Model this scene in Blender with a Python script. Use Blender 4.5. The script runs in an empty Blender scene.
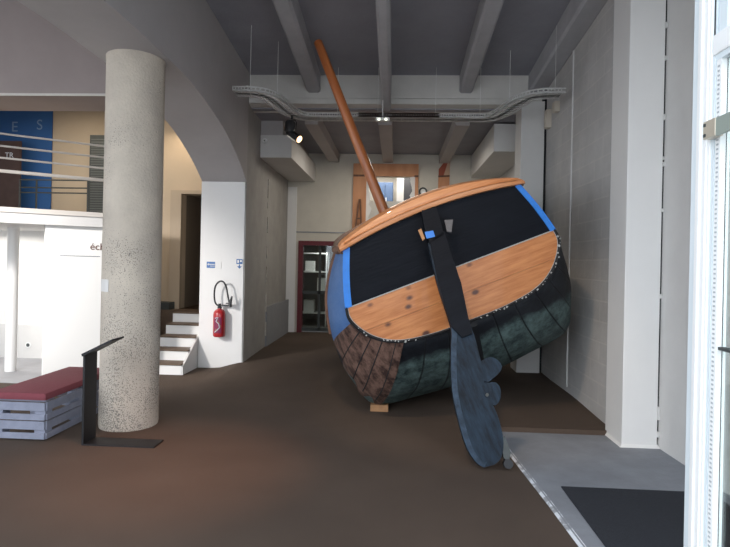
import bpy, bmesh, math, random
from mathutils import Vector, Matrix, noise
random.seed(7)
C = bpy.context.scene
col = C.collection
PI = math.pi
R = math.radians

# ------------------------------------------------------------------ camera
F = 548.0
CAM = Vector((0, 0, 1.68))
PY0 = 262.0
ROT = Matrix.Rotation(R(3.13), 3, 'Z') @ Matrix.Rotation(R(90), 3, 'X') @ Matrix.Rotation(R(1.2), 3, 'Z')
cd = bpy.data.cameras.new('camera')
cd.sensor_width = 36.0
cd.lens = F / 730 * 36.0
cd.clip_start = 0.05
cd.shift_y = -(273.5 - PY0) / 730
cam = bpy.data.objects.new('camera', cd)
cam.matrix_world = Matrix.Translation(CAM) @ ROT.to_4x4()
col.objects.link(cam)
C.camera = cam

def ray(px, py):
    return ROT @ Vector(((px - 365) / F, -(py - PY0) / F, -1))
def at(px, py, Y):
    d = ray(px, py)
    return CAM + d * (Y / d.y)
def onx(px, py, X):
    d = ray(px, py)
    return CAM + d * (X / d.x)
def onplane(px, py, p0, n):
    d = ray(px, py)
    return CAM + d * ((p0 - CAM).dot(n) / d.dot(n))

# ------------------------------------------------------------------ materials
def mat(name, c, rough=0.7, metal=0, spec=0.5, var=0.0, vscale=6, c2=None, bump=0, bscale=40, emit=None, estr=0, trans=0, stretch=None, detail=5, coat=0, thresh=None):
    m = bpy.data.materials.new(name)
    m.use_nodes = True
    nt = m.node_tree
    b = nt.nodes['Principled BSDF']
    b.inputs['Base Color'].default_value = (*c, 1)
    b.inputs['Roughness'].default_value = rough
    b.inputs['Metallic'].default_value = metal
    b.inputs['Specular IOR Level'].default_value = spec
    b.inputs['Coat Weight'].default_value = coat
    if trans:
        b.inputs['Transmission Weight'].default_value = trans
    tc = nt.nodes.new('ShaderNodeTexCoord')
    mp = nt.nodes.new('ShaderNodeMapping')
    nt.links.new(tc.outputs['Object'], mp.inputs['Vector'])
    if stretch:
        mp.inputs['Scale'].default_value = stretch
    if var or c2:
        n = nt.nodes.new('ShaderNodeTexNoise')
        n.inputs['Scale'].default_value = vscale
        n.inputs['Detail'].default_value = detail
        n.inputs['Roughness'].default_value = 0.65
        nt.links.new(mp.outputs[0], n.inputs['Vector'])
        r = nt.nodes.new('ShaderNodeValToRGB')
        lo, hi = thresh if thresh else (0.3, 0.7)
        r.color_ramp.elements[0].position = lo
        r.color_ramp.elements[1].position = hi
        cc = c2 if c2 else tuple(x * (1 - var) for x in c)
        r.color_ramp.elements[0].color = (*cc, 1)
        r.color_ramp.elements[1].color = (*c, 1)
        nt.links.new(n.outputs['Fac'], r.inputs[0])
        nt.links.new(r.outputs[0], b.inputs['Base Color'])
    if bump:
        n2 = nt.nodes.new('ShaderNodeTexNoise')
        n2.inputs['Scale'].default_value = bscale
        n2.inputs['Detail'].default_value = 6
        nt.links.new(mp.outputs[0], n2.inputs['Vector'])
        bp = nt.nodes.new('ShaderNodeBump')
        bp.inputs['Strength'].default_value = bump
        bp.inputs['Distance'].default_value = 0.01
        nt.links.new(n2.outputs['Fac'], bp.inputs['Height'])
        nt.links.new(bp.outputs[0], b.inputs['Normal'])
    if emit:
        b.inputs['Emission Color'].default_value = (*emit, 1)
        b.inputs['Emission Strength'].default_value = estr
    return m

M = {}
M['white'] = mat('white_paint', (.68, .67, .65), .75, var=.07, vscale=2.5, bump=.15, bscale=60)
M['white2'] = mat('white_paint_bright', (.80, .79, .77), .6, var=.04, vscale=2, bump=.08)
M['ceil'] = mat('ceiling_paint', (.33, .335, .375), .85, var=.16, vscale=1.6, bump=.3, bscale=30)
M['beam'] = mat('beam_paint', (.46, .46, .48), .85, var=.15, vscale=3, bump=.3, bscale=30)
M['arch'] = mat('arch_plaster', (.46, .435, .43), .85, var=.1, vscale=1.4, bump=.2, bscale=25)
M['beige'] = mat('beige_paint', (.56, .46, .34), .8, var=.1, vscale=1.5, bump=.15)
M['backwall'] = mat('back_wall_paint', (.66, .62, .54), .85, var=.14, vscale=1.5, bump=.2)
M['leftwall'] = mat('left_wall_plaster', (.40, .385, .365), .85, var=.2, vscale=2.5, bump=.4, bscale=18)
M['lowpanel'] = mat('grey_paint', (.30, .31, .33), .8, var=.1)
M['concrete'] = mat('landing_concrete', (.27, .285, .315), .65, var=.25, vscale=3, bump=.25, bscale=40)
M['mat'] = mat('mat_rubber', (.022, .026, .036), .95, var=.4, vscale=90, bump=.8, bscale=220)
M['black'] = mat('black_steel', (.018, .019, .022), .5, metal=.3, var=.2, vscale=20)
M['blackp'] = mat('black_plastic', (.02, .02, .022), .4)
M['steel'] = mat('galvanised_steel', (.88, .88, .86), .5, metal=0, var=.2, vscale=25)
M['railpaint'] = mat('rail_paint', (.62, .58, .53), .5, var=.05)
M['red'] = mat('extinguisher_red', (.40, .018, .022), .3, coat=.4)
M['doorred'] = mat('door_red', (.15, .012, .02), .5, var=.3, vscale=20)
M['mauve'] = mat('red_cushion_cloth', (.21, .05, .065), .9, var=.12, vscale=30, bump=.2, bscale=200)
M['pallet'] = mat('pallet_haze_tint', (.26, .28, .36), .75, var=.25, vscale=8, bump=.3, bscale=40)  # blue haze of the window glass is mixed into this colour
M['tread'] = mat('tread_wood', (.13, .085, .055), .6, var=.3, vscale=12)
M['blue'] = mat('blue_banner', (.028, .115, .33), .7, var=.1, vscale=3)
M['brown'] = mat('brown_poster', (.075, .045, .04), .7, var=.3, vscale=5)
M['ink'] = mat('white_ink', (.55, .6, .66), .7)
M['inkdim'] = mat('pale_blue_ink', (.20, .30, .48), .7)
M['inkbrown'] = mat('brown_ink', (.14, .06, .035), .7)
M['signblue'] = mat('sign_blue', (.03, .13, .36), .4)
M['dark'] = mat('dark_grey_metal', (.06, .07, .07), .6, var=.3, vscale=9)
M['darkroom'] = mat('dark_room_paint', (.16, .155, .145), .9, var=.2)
M['orange'] = mat('orange_wood', (.62, .30, .15), .6, c2=(.48, .20, .09), vscale=5, stretch=(1, 1, .15))
M['cream'] = mat('cream_plastic', (.62, .56, .47), .6)
M['frame'] = mat('door_white_lacquer', (.90, .92, .92), .35, var=.03, vscale=5)
M['frame2'] = mat('door_bluegrey_lacquer', (.74, .82, .86), .4, var=.05, vscale=5)
M['brass'] = mat('pale_brass', (.62, .56, .46), .35, metal=.4)
M['glass'] = mat('door_glass', (.86, .95, .92), .03, trans=1.0)
M['rudder'] = mat('rudder_paint', (.014, .030, .052), .6, spec=.22, c2=(.003, .006, .011), vscale=9, stretch=(2.5, 1, .5), bump=.5, bscale=25)
M['rudderedge'] = mat('rudder_edge_wear', (.035, .062, .10), .6, spec=.25, c2=(.010, .020, .034), vscale=14, bump=.4)
M['boatblack'] = mat('black_boat_paint', (.003, .0045, .008), .6, spec=.12, c2=(.006, .008, .013), vscale=3, bump=.35, bscale=14, stretch=(.5, 1, 3))
M['portblue'] = mat('faded_blue_paint', (.055, .15, .37), .65, spec=.3, c2=(.10, .20, .43), vscale=5, bump=.3, bscale=20, stretch=(1, .4, 1.5))
M['tape'] = mat('bright_blue_paint', (.015, .19, .68), .5, var=.15, vscale=12)
M['rotten'] = mat('weathered_brown_plank', (.20, .115, .085), .9, c2=(.04, .018, .013), vscale=9, bump=1.0, bscale=22, stretch=(1.6, 1, .7), thresh=(.38, .62))
M['caulk'] = mat('white_caulking', (.42, .44, .44), .8, var=.4, vscale=60)
M['rubrail'] = mat('brown_rail_wood', (.20, .10, .06), .7, var=.45, vscale=14)
M['polewood'] = mat('varnished_mast_wood', (.56, .19, .055), .35, c2=(.36, .095, .025), vscale=5, stretch=(4, 4, .25), coat=.3)
M['chock'] = mat('chock_wood', (.42, .22, .1), .7, var=.3, vscale=12)
M['warmlamp'] = mat('warm_lens', (.8, .55, .3), .3, emit=(1, .62, .30), estr=1.4)
M['coldlamp'] = mat('small_led_lens', (.8, .8, .7), .3, emit=(.9, 1, .8), estr=.7)
M['pave'] = mat('outdoor_paving', (.32, .31, .30), .9, var=.2)
M['ltrim'] = mat('chipped_plaster', (.60, .56, .50), .85, c2=(.35, .33, .31), vscale=14)
M['dkjoint'] = mat('dark_joint', (.02, .02, .022), .9)
M['bluecab'] = mat('blue_grey_cabinet_paint', (.05, .09, .17), .5, var=.2)
M['floorleft'] = mat('left_room_concrete_floor', (.34, .34, .36), .5, var=.2, vscale=3)
M['stripe'] = mat('silver_tape_patch', (.10, .105, .12), .5, var=.3, vscale=30)

def carpet():
    m = mat('brown_carpet', (.128, .092, .070), .92, c2=(.074, .053, .041), vscale=260, bump=.9, bscale=300, thresh=(.35, .65), spec=.3)
    nt = m.node_tree
    b = nt.nodes['Principled BSDF']
    src = b.inputs['Base Color'].links[0].from_socket
    tc = [n for n in nt.nodes if n.type == 'TEX_COORD'][0]
    n = nt.nodes.new('ShaderNodeTexNoise'); n.inputs['Scale'].default_value = .9; n.inputs['Detail'].default_value = 4
    nt.links.new(tc.outputs['Object'], n.inputs['Vector'])
    mr = nt.nodes.new('ShaderNodeMapRange'); mr.inputs['From Min'].default_value = .3; mr.inputs['From Max'].default_value = .7
    mr.inputs['To Min'].default_value = .85; mr.inputs['To Max'].default_value = 1.15
    nt.links.new(n.outputs['Fac'], mr.inputs[0])
    mx = nt.nodes.new('ShaderNodeMix'); mx.data_type = 'RGBA'; mx.blend_type = 'MULTIPLY'; mx.inputs[0].default_value = 1
    nt.links.new(src, mx.inputs[6]); nt.links.new(mr.outputs[0], mx.inputs[7])
    nt.links.new(mx.outputs[2], b.inputs['Base Color'])
    return m
M['carpet'] = carpet()

def column_concrete():
    m = mat('column_concrete', (.58, .515, .43), .85, c2=(.44, .39, .33), vscale=3, bump=.7, bscale=45)
    nt = m.node_tree; b = nt.nodes['Principled BSDF']
    src = b.inputs['Base Color'].links[0].from_socket
    tc = [n for n in nt.nodes if n.type == 'TEX_COORD'][0]
    # pits, dense on a band of the shaft
    v = nt.nodes.new('ShaderNodeTexNoise'); v.inputs['Scale'].default_value = 95; v.inputs['Detail'].default_value = 3
    nt.links.new(tc.outputs['Object'], v.inputs['Vector'])
    s = nt.nodes.new('ShaderNodeTexNoise'); s.inputs['Scale'].default_value = 1.6; s.inputs['Detail'].default_value = 2
    nt.links.new(tc.outputs['Object'], s.inputs['Vector'])
    a0 = nt.nodes.new('ShaderNodeMath'); a0.operation = 'MULTIPLY_ADD'; a0.inputs[1].default_value = .62
    nt.links.new(s.outputs['Fac'], a0.inputs[0]); nt.links.new(v.outputs['Fac'], a0.inputs[2])
    sz = nt.nodes.new('ShaderNodeSeparateXYZ'); nt.links.new(tc.outputs['Object'], sz.inputs[0])
    mz = nt.nodes.new('ShaderNodeMapRange'); mz.inputs['From Min'].default_value = 1.5; mz.inputs['From Max'].default_value = 2.7
    mz.inputs['To Min'].default_value = .03; mz.inputs['To Max'].default_value = -.10
    nt.links.new(sz.outputs['Z'], mz.inputs[0])
    a = nt.nodes.new('ShaderNodeMath'); a.operation = 'ADD'
    nt.links.new(a0.outputs[0], a.inputs[0]); nt.links.new(mz.outputs[0], a.inputs[1])
    r = nt.nodes.new('ShaderNodeValToRGB'); r.color_ramp.elements[0].position = .94; r.color_ramp.elements[1].position = 1.0
    r.color_ramp.elements[0].color = (0, 0, 0, 1); r.color_ramp.elements[1].color = (.75, .75, .75, 1)
    nt.links.new(a.outputs[0], r.inputs[0])
    mx = nt.nodes.new('ShaderNodeMix'); mx.data_type = 'RGBA'
    nt.links.new(r.outputs[0], mx.inputs[0]); nt.links.new(src, mx.inputs[6]); mx.inputs[7].default_value = (.10, .095, .09, 1)
    nt.links.new(mx.outputs[2], b.inputs['Base Color'])
    return m
M['column'] = column_concrete()

def blockwall():
    m = mat('right_wall_blocks', (.60, .585, .565), .85, var=.2, vscale=1.6)
    nt = m.node_tree; b = nt.nodes['Principled BSDF']
    src = b.inputs['Base Color'].links[0].from_socket
    tc = [n for n in nt.nodes if n.type == 'TEX_COORD'][0]
    sp = nt.nodes.new('ShaderNodeSeparateXYZ'); nt.links.new(tc.outputs['Object'], sp.inputs[0])
    cb = nt.nodes.new('ShaderNodeCombineXYZ'); nt.links.new(sp.outputs['Y'], cb.inputs[0]); nt.links.new(sp.outputs['Z'], cb.inputs[1])
    br = nt.nodes.new('ShaderNodeTexBrick')
    br.inputs['Scale'].default_value = 1; br.inputs['Brick Width'].default_value = .5; br.inputs['Row Height'].default_value = .22
    br.inputs['Mortar Size'].default_value = .012; br.inputs['Mortar Smooth'].default_value = .4
    br.inputs['Color1'].default_value = (1, 1, 1, 1); br.inputs['Color2'].default_value = (.90, .90, .92, 1); br.inputs['Mortar'].default_value = (1.12, 1.1, 1.08, 1)
    nt.links.new(cb.outputs[0], br.inputs['Vector'])
    mx = nt.nodes.new('ShaderNodeMix'); mx.data_type = 'RGBA'; mx.blend_type = 'MULTIPLY'; mx.inputs[0].default_value = .5
    nt.links.new(src, mx.inputs[6]); nt.links.new(br.outputs['Color'], mx.inputs[7])
    nt.links.new(mx.outputs[2], b.inputs['Base Color'])
    n = nt.nodes.new('ShaderNodeTexNoise'); n.inputs['Scale'].default_value = 22; n.inputs['Detail'].default_value = 6
    nt.links.new(tc.outputs['Object'], n.inputs['Vector'])
    ad = nt.nodes.new('ShaderNodeMath'); ad.operation = 'MULTIPLY_ADD'; ad.inputs[1].default_value = -.6
    nt.links.new(br.outputs['Fac'], ad.inputs[0]); nt.links.new(n.outputs['Fac'], ad.inputs[2])
    bp = nt.nodes.new('ShaderNodeBump'); bp.inputs['Strength'].default_value = .25; bp.inputs['Distance'].default_value = .015
    nt.links.new(ad.outputs[0], bp.inputs['Height']); nt.links.new(bp.outputs[0], b.inputs['Normal'])
    return m
M['blocks'] = blockwall()

def pine(name, ca, cb_, knots=True, axis=(.5, 1, 5)):
    """boards: grain runs along local X, dark knots scattered"""
    m = mat(name, ca, .45, c2=cb_, vscale=5, stretch=axis, coat=.15, thresh=(.35, .65))
    nt = m.node_tree; b = nt.nodes['Principled BSDF']
    src = b.inputs['Base Color'].links[0].from_socket
    if knots:
        tc = [n for n in nt.nodes if n.type == 'TEX_COORD'][0]
        mp = nt.nodes.new('ShaderNodeMapping'); mp.inputs['Scale'].default_value = (3.4, 0.01, 5.2)
        nt.links.new(tc.outputs['Object'], mp.inputs[0])
        v = nt.nodes.new('ShaderNodeTexVoronoi'); v.inputs['Scale'].default_value = 1.0; v.inputs['Randomness'].default_value = 1
        nt.links.new(mp.outputs[0], v.inputs['Vector'])
        r = nt.nodes.new('ShaderNodeValToRGB')
        r.color_ramp.elements[0].position = .085; r.color_ramp.elements[0].color = (1, 1, 1, 1)
        r.color_ramp.elements[1].position = .17; r.color_ramp.elements[1].color = (0, 0, 0, 1)
        nt.links.new(v.outputs['Distance'], r.inputs[0])
        mx = nt.nodes.new('ShaderNodeMix'); mx.data_type = 'RGBA'
        nt.links.new(r.outputs[0], mx.inputs[0]); nt.links.new(src, mx.inputs[6]); mx.inputs[7].default_value = (.07, .02, .008, 1)
        nt.links.new(mx.outputs[2], b.inputs['Base Color'])
    return m
M['pine'] = pine('varnished_pine', (.52, .215, .070), (.37, .125, .033))
M['railpine'] = pine('capping_rail_wood', (.58, .28, .13), (.44, .18, .07), knots=False, axis=(.4, .6, 7))

def hullmat():
    m = mat('hull_paint', (.014, .017, .023), .55, spec=.3)
    nt = m.node_tree; b = nt.nodes['Principled BSDF']; L = nt.links.new
    uv = nt.nodes.new('ShaderNodeUVMap')
    sp = nt.nodes.new('ShaderNodeSeparateXYZ'); L(uv.outputs[0], sp.inputs[0])
    tc = nt.nodes.new('ShaderNodeTexCoord')
    so = nt.nodes.new('ShaderNodeSeparateXYZ'); L(tc.outputs['Object'], so.inputs[0])
    n = nt.nodes.new('ShaderNodeTexNoise'); n.inputs['Scale'].default_value = 4; n.inputs['Detail'].default_value = 6; L(tc.outputs['Object'], n.inputs['Vector'])
    ad = nt.nodes.new('ShaderNodeMath'); ad.operation = 'MULTIPLY_ADD'; ad.inputs[1].default_value = .22
    L(n.outputs['Fac'], ad.inputs[0]); L(so.outputs['Z'], ad.inputs[2])
    r = nt.nodes.new('ShaderNodeValToRGB')   # waterline between green antifouling and black topsides
    mr = nt.nodes.new('ShaderNodeMapRange'); mr.inputs['From Min'].default_value = -1.2; mr.inputs['From Max'].default_value = .4
    L(ad.outputs[0], mr.inputs[0]); L(mr.outputs[0], r.inputs[0])
    r.color_ramp.elements[0].position = .45; r.color_ramp.elements[0].color = (0, 0, 0, 1)
    r.color_ramp.elements[1].position = .50; r.color_ramp.elements[1].color = (1, 1, 1, 1)
    n2 = nt.nodes.new('ShaderNodeTexNoise'); n2.inputs['Scale'].default_value = 7; n2.inputs['Detail'].default_value = 8; n2.inputs['Roughness'].default_value = .75; L(tc.outputs['Object'], n2.inputs['Vector'])
    g = nt.nodes.new('ShaderNodeValToRGB'); L(n2.outputs['Fac'], g.inputs[0])
    g.color_ramp.elements[0].position = .38; g.color_ramp.elements[0].color = (.018, .032, .034, 1)
    g.color_ramp.elements[1].position = .64; g.color_ramp.elements[1].color = (.12, .18, .175, 1)
    k = nt.nodes.new('ShaderNodeValToRGB'); L(n2.outputs['Fac'], k.inputs[0])
    k.color_ramp.elements[0].position = .4; k.color_ramp.elements[0].color = (.006, .008, .012, 1)
    k.color_ramp.elements[1].position = .75; k.color_ramp.elements[1].color = (.018, .022, .028, 1)
    mx = nt.nodes.new('ShaderNodeMix'); mx.data_type = 'RGBA'; L(r.outputs[0], mx.inputs[0]); L(g.outputs[0], mx.inputs[6]); L(k.outputs[0], mx.inputs[7])
    # plank seams
    fr = nt.nodes.new('ShaderNodeMath'); fr.operation = 'PINGPONG'; fr.inputs[1].default_value = .5; L(sp.outputs['X'], fr.inputs[0])
    sr = nt.nodes.new('ShaderNodeMapRange'); sr.inputs['From Min'].default_value = 0; sr.inputs['From Max'].default_value = .045; L(fr.outputs[0], sr.inputs[0])
    mx2 = nt.nodes.new('ShaderNodeMix'); mx2.data_type = 'RGBA'; L(sr.outputs[0], mx2.inputs[0]); mx2.inputs[6].default_value = (.008, .009, .011, 1); L(mx.outputs[2], mx2.inputs[7])
    L(mx2.outputs[2], b.inputs['Base Color'])
    ad2 = nt.nodes.new('ShaderNodeMath'); ad2.operation = 'MULTIPLY_ADD'; ad2.inputs[1].default_value = .5
    L(n2.outputs['Fac'], ad2.inputs[0]); L(sr.outputs[0], ad2.inputs[2])
    bp = nt.nodes.new('ShaderNodeBump'); bp.inputs['Strength'].default_value = .6; bp.inputs['Distance'].default_value = .012
    L(ad2.outputs[0], bp.inputs['Height']); L(bp.outputs[0], b.inputs['Normal'])
    return m
M['hull'] = hullmat()

# ------------------------------------------------------------------ mesh helpers
def obj(name, bm, m, parent=None, smooth=False, label=None, recalc=True):
    if recalc:
        bmesh.ops.recalc_face_normals(bm, faces=bm.faces)
    me = bpy.data.meshes.new(name)
    bm.to_mesh(me); bm.free()
    if smooth:
        for p in me.polygons: p.use_smooth = True
        me.set_sharp_from_angle(angle=R(40))
    me.materials.append(m)
    o = bpy.data.objects.new(name, me)
    col.objects.link(o)
    if parent: o.parent = parent
    if label: o['label'] = label
    return o
def tag(o, label, cat, group=None, kind=None):
    o['label'] = label; o['category'] = cat
    if group: o['group'] = group
    if kind: o['kind'] = kind
    return o
def struct(name, bm, m, smooth=False):
    o = obj(name, bm, m, None, smooth); o['kind'] = 'structure'
    return o
def thing(name, label, cat, loc=(0, 0, 0), group=None):
    o = bpy.data.objects.new(name, None); col.objects.link(o)
    o.location = loc; o.empty_display_size = .1
    return tag(o, label, cat, group)
def box(bm, x0, x1, y0, y1, z0, z1, bev=0):
    v = [bm.verts.new((x, y, z)) for x in (x0, x1) for y in (y0, y1) for z in (z0, z1)]
    fs = []
    for f in ((0, 1, 3, 2), (4, 6, 7, 5), (0, 4, 5, 1), (2, 3, 7, 6), (0, 2, 6, 4), (1, 5, 7, 3)):
        fs.append(bm.faces.new([v[i] for i in f]))
    if bev:
        es = list({e for f in fs for e in f.edges})
        bmesh.ops.bevel(bm, geom=es, offset=bev, segments=2, affect='EDGES', profile=.6)
    return bm
def bx(*a, **k):
    return box(bmesh.new(), *a, **k)
def prism(bm, pts, ext):
    """closed polygon pts (Vectors) extruded by vector ext"""
    a = [bm.verts.new(p) for p in pts]
    b = [bm.verts.new(Vector(p) + Vector(ext)) for p in pts]
    n = len(pts)
    bm.faces.new(a); bm.faces.new(b[::-1])
    for i in range(n):
        bm.faces.new((a[i], a[(i + 1) % n], b[(i + 1) % n], b[i]))
    return bm
def tube(bm, pts, r, seg=10, caps=True):
    pts = [Vector(p) for p in pts]
    rs = r if isinstance(r, (list, tuple)) else [r] * len(pts)
    rings = []
    ref = None
    for i, p in enumerate(pts):
        t = (pts[min(i + 1, len(pts) - 1)] - pts[max(i - 1, 0)]).normalized()
        if ref is None:
            ref = t.orthogonal().normalized()
        ref = (ref - t * ref.dot(t)).normalized()
        s = t.cross(ref)
        rings.append([bm.verts.new(p + (ref * math.cos(2 * PI * k / seg) + s * math.sin(2 * PI * k / seg)) * rs[i]) for k in range(seg)])
    for a, b in zip(rings, rings[1:]):
        for k in range(seg):
            bm.faces.new((a[k], a[(k + 1) % seg], b[(k + 1) % seg], b[k]))
    if caps:
        bm.faces.new(rings[0][::-1]); bm.faces.new(rings[-1])
    return bm
def lathe(bm, prof, c=(0, 0, 0), seg=24, axis=None):
    """prof: (r, h) pairs revolved around Z (or a given axis) at c"""
    rot = Vector((0, 0, 1)).rotation_difference(Vector(axis)).to_matrix() if axis else Matrix.Identity(3)
    c = Vector(c); rings = []
    for r, h in prof:
        rings.append([bm.verts.new(c + rot @ Vector((r * math.cos(2 * PI * k / seg), r * math.sin(2 * PI * k / seg), h))) for k in range(seg)])
    for a, b in zip(rings, rings[1:]):
        for k in range(seg):
            bm.faces.new((a[k], a[(k + 1) % seg], b[(k + 1) % seg], b[k]))
    bm.faces.new(rings[0][::-1]); bm.faces.new(rings[-1])
    return bm
def text(name, s, size, loc, rot, m, parent, spacing=1.0, extrude=.001):
    cu = bpy.data.curves.new(name, 'FONT')
    cu.body = s; cu.size = size; cu.extrude = extrude; cu.space_character = spacing
    cu.align_x = 'CENTER'; cu.align_y = 'CENTER'
    tmp = bpy.data.objects.new(name + '_curve', cu); col.objects.link(tmp)
    bpy.context.view_layer.update()
    me = bpy.data.meshes.new_from_object(tmp.evaluated_get(bpy.context.evaluated_depsgraph_get()))
    bpy.data.objects.remove(tmp)
    me.materials.clear(); me.materials.append(m)
    o = bpy.data.objects.new(name, me); col.objects.link(o)
    o.location = loc; o.rotation_euler = rot
    if parent: o.parent = parent
    return o
def smoothpath(p, n=4):
    p = [Vector(q) for q in p]; out = []
    for i in range(len(p) - 1):
        p0, p1, p2, p3 = p[max(i - 1, 0)], p[i], p[i + 1], p[min(i + 2, len(p) - 1)]
        for k in range(n):
            t = k / n
            out.append(.5 * ((2 * p1) + (-p0 + p2) * t + (2 * p0 - 5 * p1 + 4 * p2 - p3) * t * t + (-p0 + 3 * p1 - 3 * p2 + p3) * t ** 3))
    out.append(p[-1]); return out
def sstep(x):
    x = max(0, min(1, x)); return x * x * (3 - 2 * x)

# ------------------------------------------------------------------ floor
def floor_h(x, y):
    a = .10 * sstep((y - 5.3) / 3.2) * sstep((x + 2.75) / .45)
    b = .055 * sstep((y - 5.53) / .03) * sstep((x - 1.0) / .1) * sstep((8.0 - y) / 1.5)
    return a + b
def floor():
    bm = bmesh.new()
    xs = [-2.95 + .15 * i for i in range(27)] + [1.0, 1.1] + [1.15 + .15 * i for i in range(11)]
    xs = sorted(set(round(x, 3) for x in xs))
    ys = sorted(set([round(1.9 + .2 * i, 3) for i in range(52)] + [5.53, 5.56]))
    g = [[bm.verts.new((x, y, floor_h(x, y))) for x in xs] for y in ys]
    for j in range(len(ys) - 1):
        for i in range(len(xs) - 1):
            bm.faces.new((g[j][i], g[j][i + 1], g[j + 1][i + 1], g[j + 1][i]))
    ext = bmesh.ops.extrude_face_region(bm, geom=list(bm.faces))
    for v in [e for e in ext['geom'] if isinstance(e, bmesh.types.BMVert)]:
        v.co.z = -.12
    return bm
struct('floor', floor(), M['carpet'])
struct('floor', bx(-9, -2.95, 1.9, 12.2, -.12, 0.0), M['carpet'])
struct('floor', bx(-9, -3.9, 6.9, 12.2, -.02, .006), M['floorleft'])
o = struct('floor', bx(-14, 14, -9, 1.9, -.2, -.01), M['pave'])
o.name = 'floor_outdoor_paving'
# right landing (concrete slab) with chipped paint along its lip
land = [(1.03, 5.525), (1.06, 4.9), (1.12, 4.0), (1.17, 3.0), (1.22, 1.9), (2.62, 1.9), (2.62, 5.525)]
bm = bmesh.new(); prism(bm, [Vector((x, y, -.02)) for x, y in land], (0, 0, .04))
struct('floor_landing', bm, M['concrete'])
M['chips'] = mat('chipped_white_edge', (.70, .72, .76), .7, c2=(.30, .31, .33), vscale=9, thresh=(.47, .54))
bm = bmesh.new()
ed = [(1.03, 5.5), (1.06, 4.9), (1.12, 4.0), (1.17, 3.0), (1.22, 2.0)]
lo = [bm.verts.new((x - .02, y, .003)) for x, y in ed]; hi = [bm.verts.new((x + .012, y, .0225)) for x, y in ed]
for i in range(4): bm.faces.new((lo[i], lo[i + 1], hi[i + 1], hi[i]))
o = struct('trim_1', bm, M['chips'])
# door mat
tag(obj('door_mat', bx(1.28, 2.38, 1.95, 4.19, .019, .030, bev=.004), M['mat']), 'large black ribbed door mat on the grey concrete landing by the glazed door', 'mat')

# ------------------------------------------------------------------ ceiling and beams
SL = .098   # the hall ceiling climbs towards the entrance
def cz(y): return 4.54 + SL * (8.4 - y)
bm = bmesh.new()
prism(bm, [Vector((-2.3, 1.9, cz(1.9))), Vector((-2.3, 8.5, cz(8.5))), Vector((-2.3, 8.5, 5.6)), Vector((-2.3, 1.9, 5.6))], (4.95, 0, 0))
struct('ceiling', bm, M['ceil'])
struct('ceiling', bx(-3.1, 2.7, 8.5, 12.2, 4.05, 5.6), M['ceil'])
struct('ceiling', bx(-9, -2.9, 7.2, 12.2, 4.45, 5.6), M['ceil'])
struct('ceiling', bx(-9, -2.95, 1.9, 7.2, 4.9, 5.6), M['ceil'])
def long_beam(x0, x1, depth, extra=0, m='beam', chamf=.03):
    bm = bmesh.new()
    def zb(y): return cz(y) - depth
    for y in (1.9, 8.4): pass
    a = [(x0, cz(1.9) + .02), (x0, zb(1.9) + chamf), (x0 + chamf, zb(1.9)), (x1 - chamf, zb(1.9)), (x1, zb(1.9) + chamf), (x1, cz(1.9) + .02)]
    d = cz(8.4) - cz(1.9)
    v0 = [bm.verts.new((x, 1.9, z)) for x, z in a]; v1 = [bm.verts.new((x, 8.38 + extra, z + d)) for x, z in a]
    n = len(a)
    for i in range(n): bm.faces.new((v0[i], v0[(i + 1) % n], v1[(i + 1) % n], v1[i]))
    bm.faces.new(v0[::-1]); bm.faces.new(v1)
    return struct('ceiling_beam', bm, M[m])
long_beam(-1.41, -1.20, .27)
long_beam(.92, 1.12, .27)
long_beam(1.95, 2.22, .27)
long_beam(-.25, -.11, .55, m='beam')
# cross beam at the end of the high ceiling
bm = bmesh.new()
prism(bm, [Vector((-2.32, 8.38, 4.7)), Vector((-2.32, 8.38, 4.19)), Vector((-2.32, 8.34, 4.17)), Vector((-2.32, 8.34, 4.09)), Vector((-2.32, 8.7, 4.04)), Vector((-2.32, 8.7, 4.7))], (4.54, 0, 0))
struct('ceiling_beam', bm, mat('cross_beam_paint', (.66, .64, .60), .85, var=.1, vscale=3, bump=.2))
for x in (-1.38, -.20, 1.02):
    struct('ceiling_beam', bx(x - .11, x + .11, 8.7, 12.0, 3.86, 4.07, bev=.01), M['arch'])
# dropped box beams left and right of the low back part
struct('ceiling_beam', bx(-2.36, -1.79, 9.2, 12.0, 3.42, 3.80), M['white'])
struct('ceiling_beam', bx(1.60, 2.25, 9.2, 12.0, 3.56, 4.02), M['white'])
struct('ceiling_beam', bx(-2.36, -1.95, 9.22, 12.0, 3.80, 4.06), M['arch'])

struct('wall_unseen_sky_blocker', bx(-9, 2.9, 1.6, 1.9, 4.1, 5.7), M['white'])  # unseen header, added to keep high sky light off the ceiling
# ------------------------------------------------------------------ right wall
struct('wall_right', bx(2.20, 2.7, 5.57, 12.2, -.1, 5.2), M['blocks'])
def jit_box(x0, x1, y0, y1, z0, z1): return bx(x0, x1, y0, y1, z0, z1, bev=.008)
struct('wall_right_pillar', jit_box(2.13, 2.45, 5.20, 5.60, -.05, 5.4), M['white2'])
bm = bmesh.new()
prism(bm, [Vector(p) for p in ((2.09, 5.16, 0), (2.48, 5.16, 0), (2.48, 5.58, 0), (2.09, 5.58, 0))], (0, 0, .045))
for v in bm.verts:
    if v.co.z > .03: v.co.x = 2.13 + (v.co.x - 2.09) * .84; v.co.y = max(v.co.y, 5.198)
struct('wall_right_pillar_foot', bm, M['white2'])
bm = bmesh.new(); prism(bm, [Vector((2.465, 5.56, -.05)), Vector((2.465, 5.2, -.05)), Vector((2.56, 1.9, -.05)), Vector((2.9, 1.9, -.05)), Vector((2.9, 5.56, -.05))], (0, 0, 5.5))
struct('wall_right', bm, M['white'])
struct('trim_2', bx(2.449, 2.466, 5.215, 5.3, .1, 5.3), M['dkjoint'])
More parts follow.
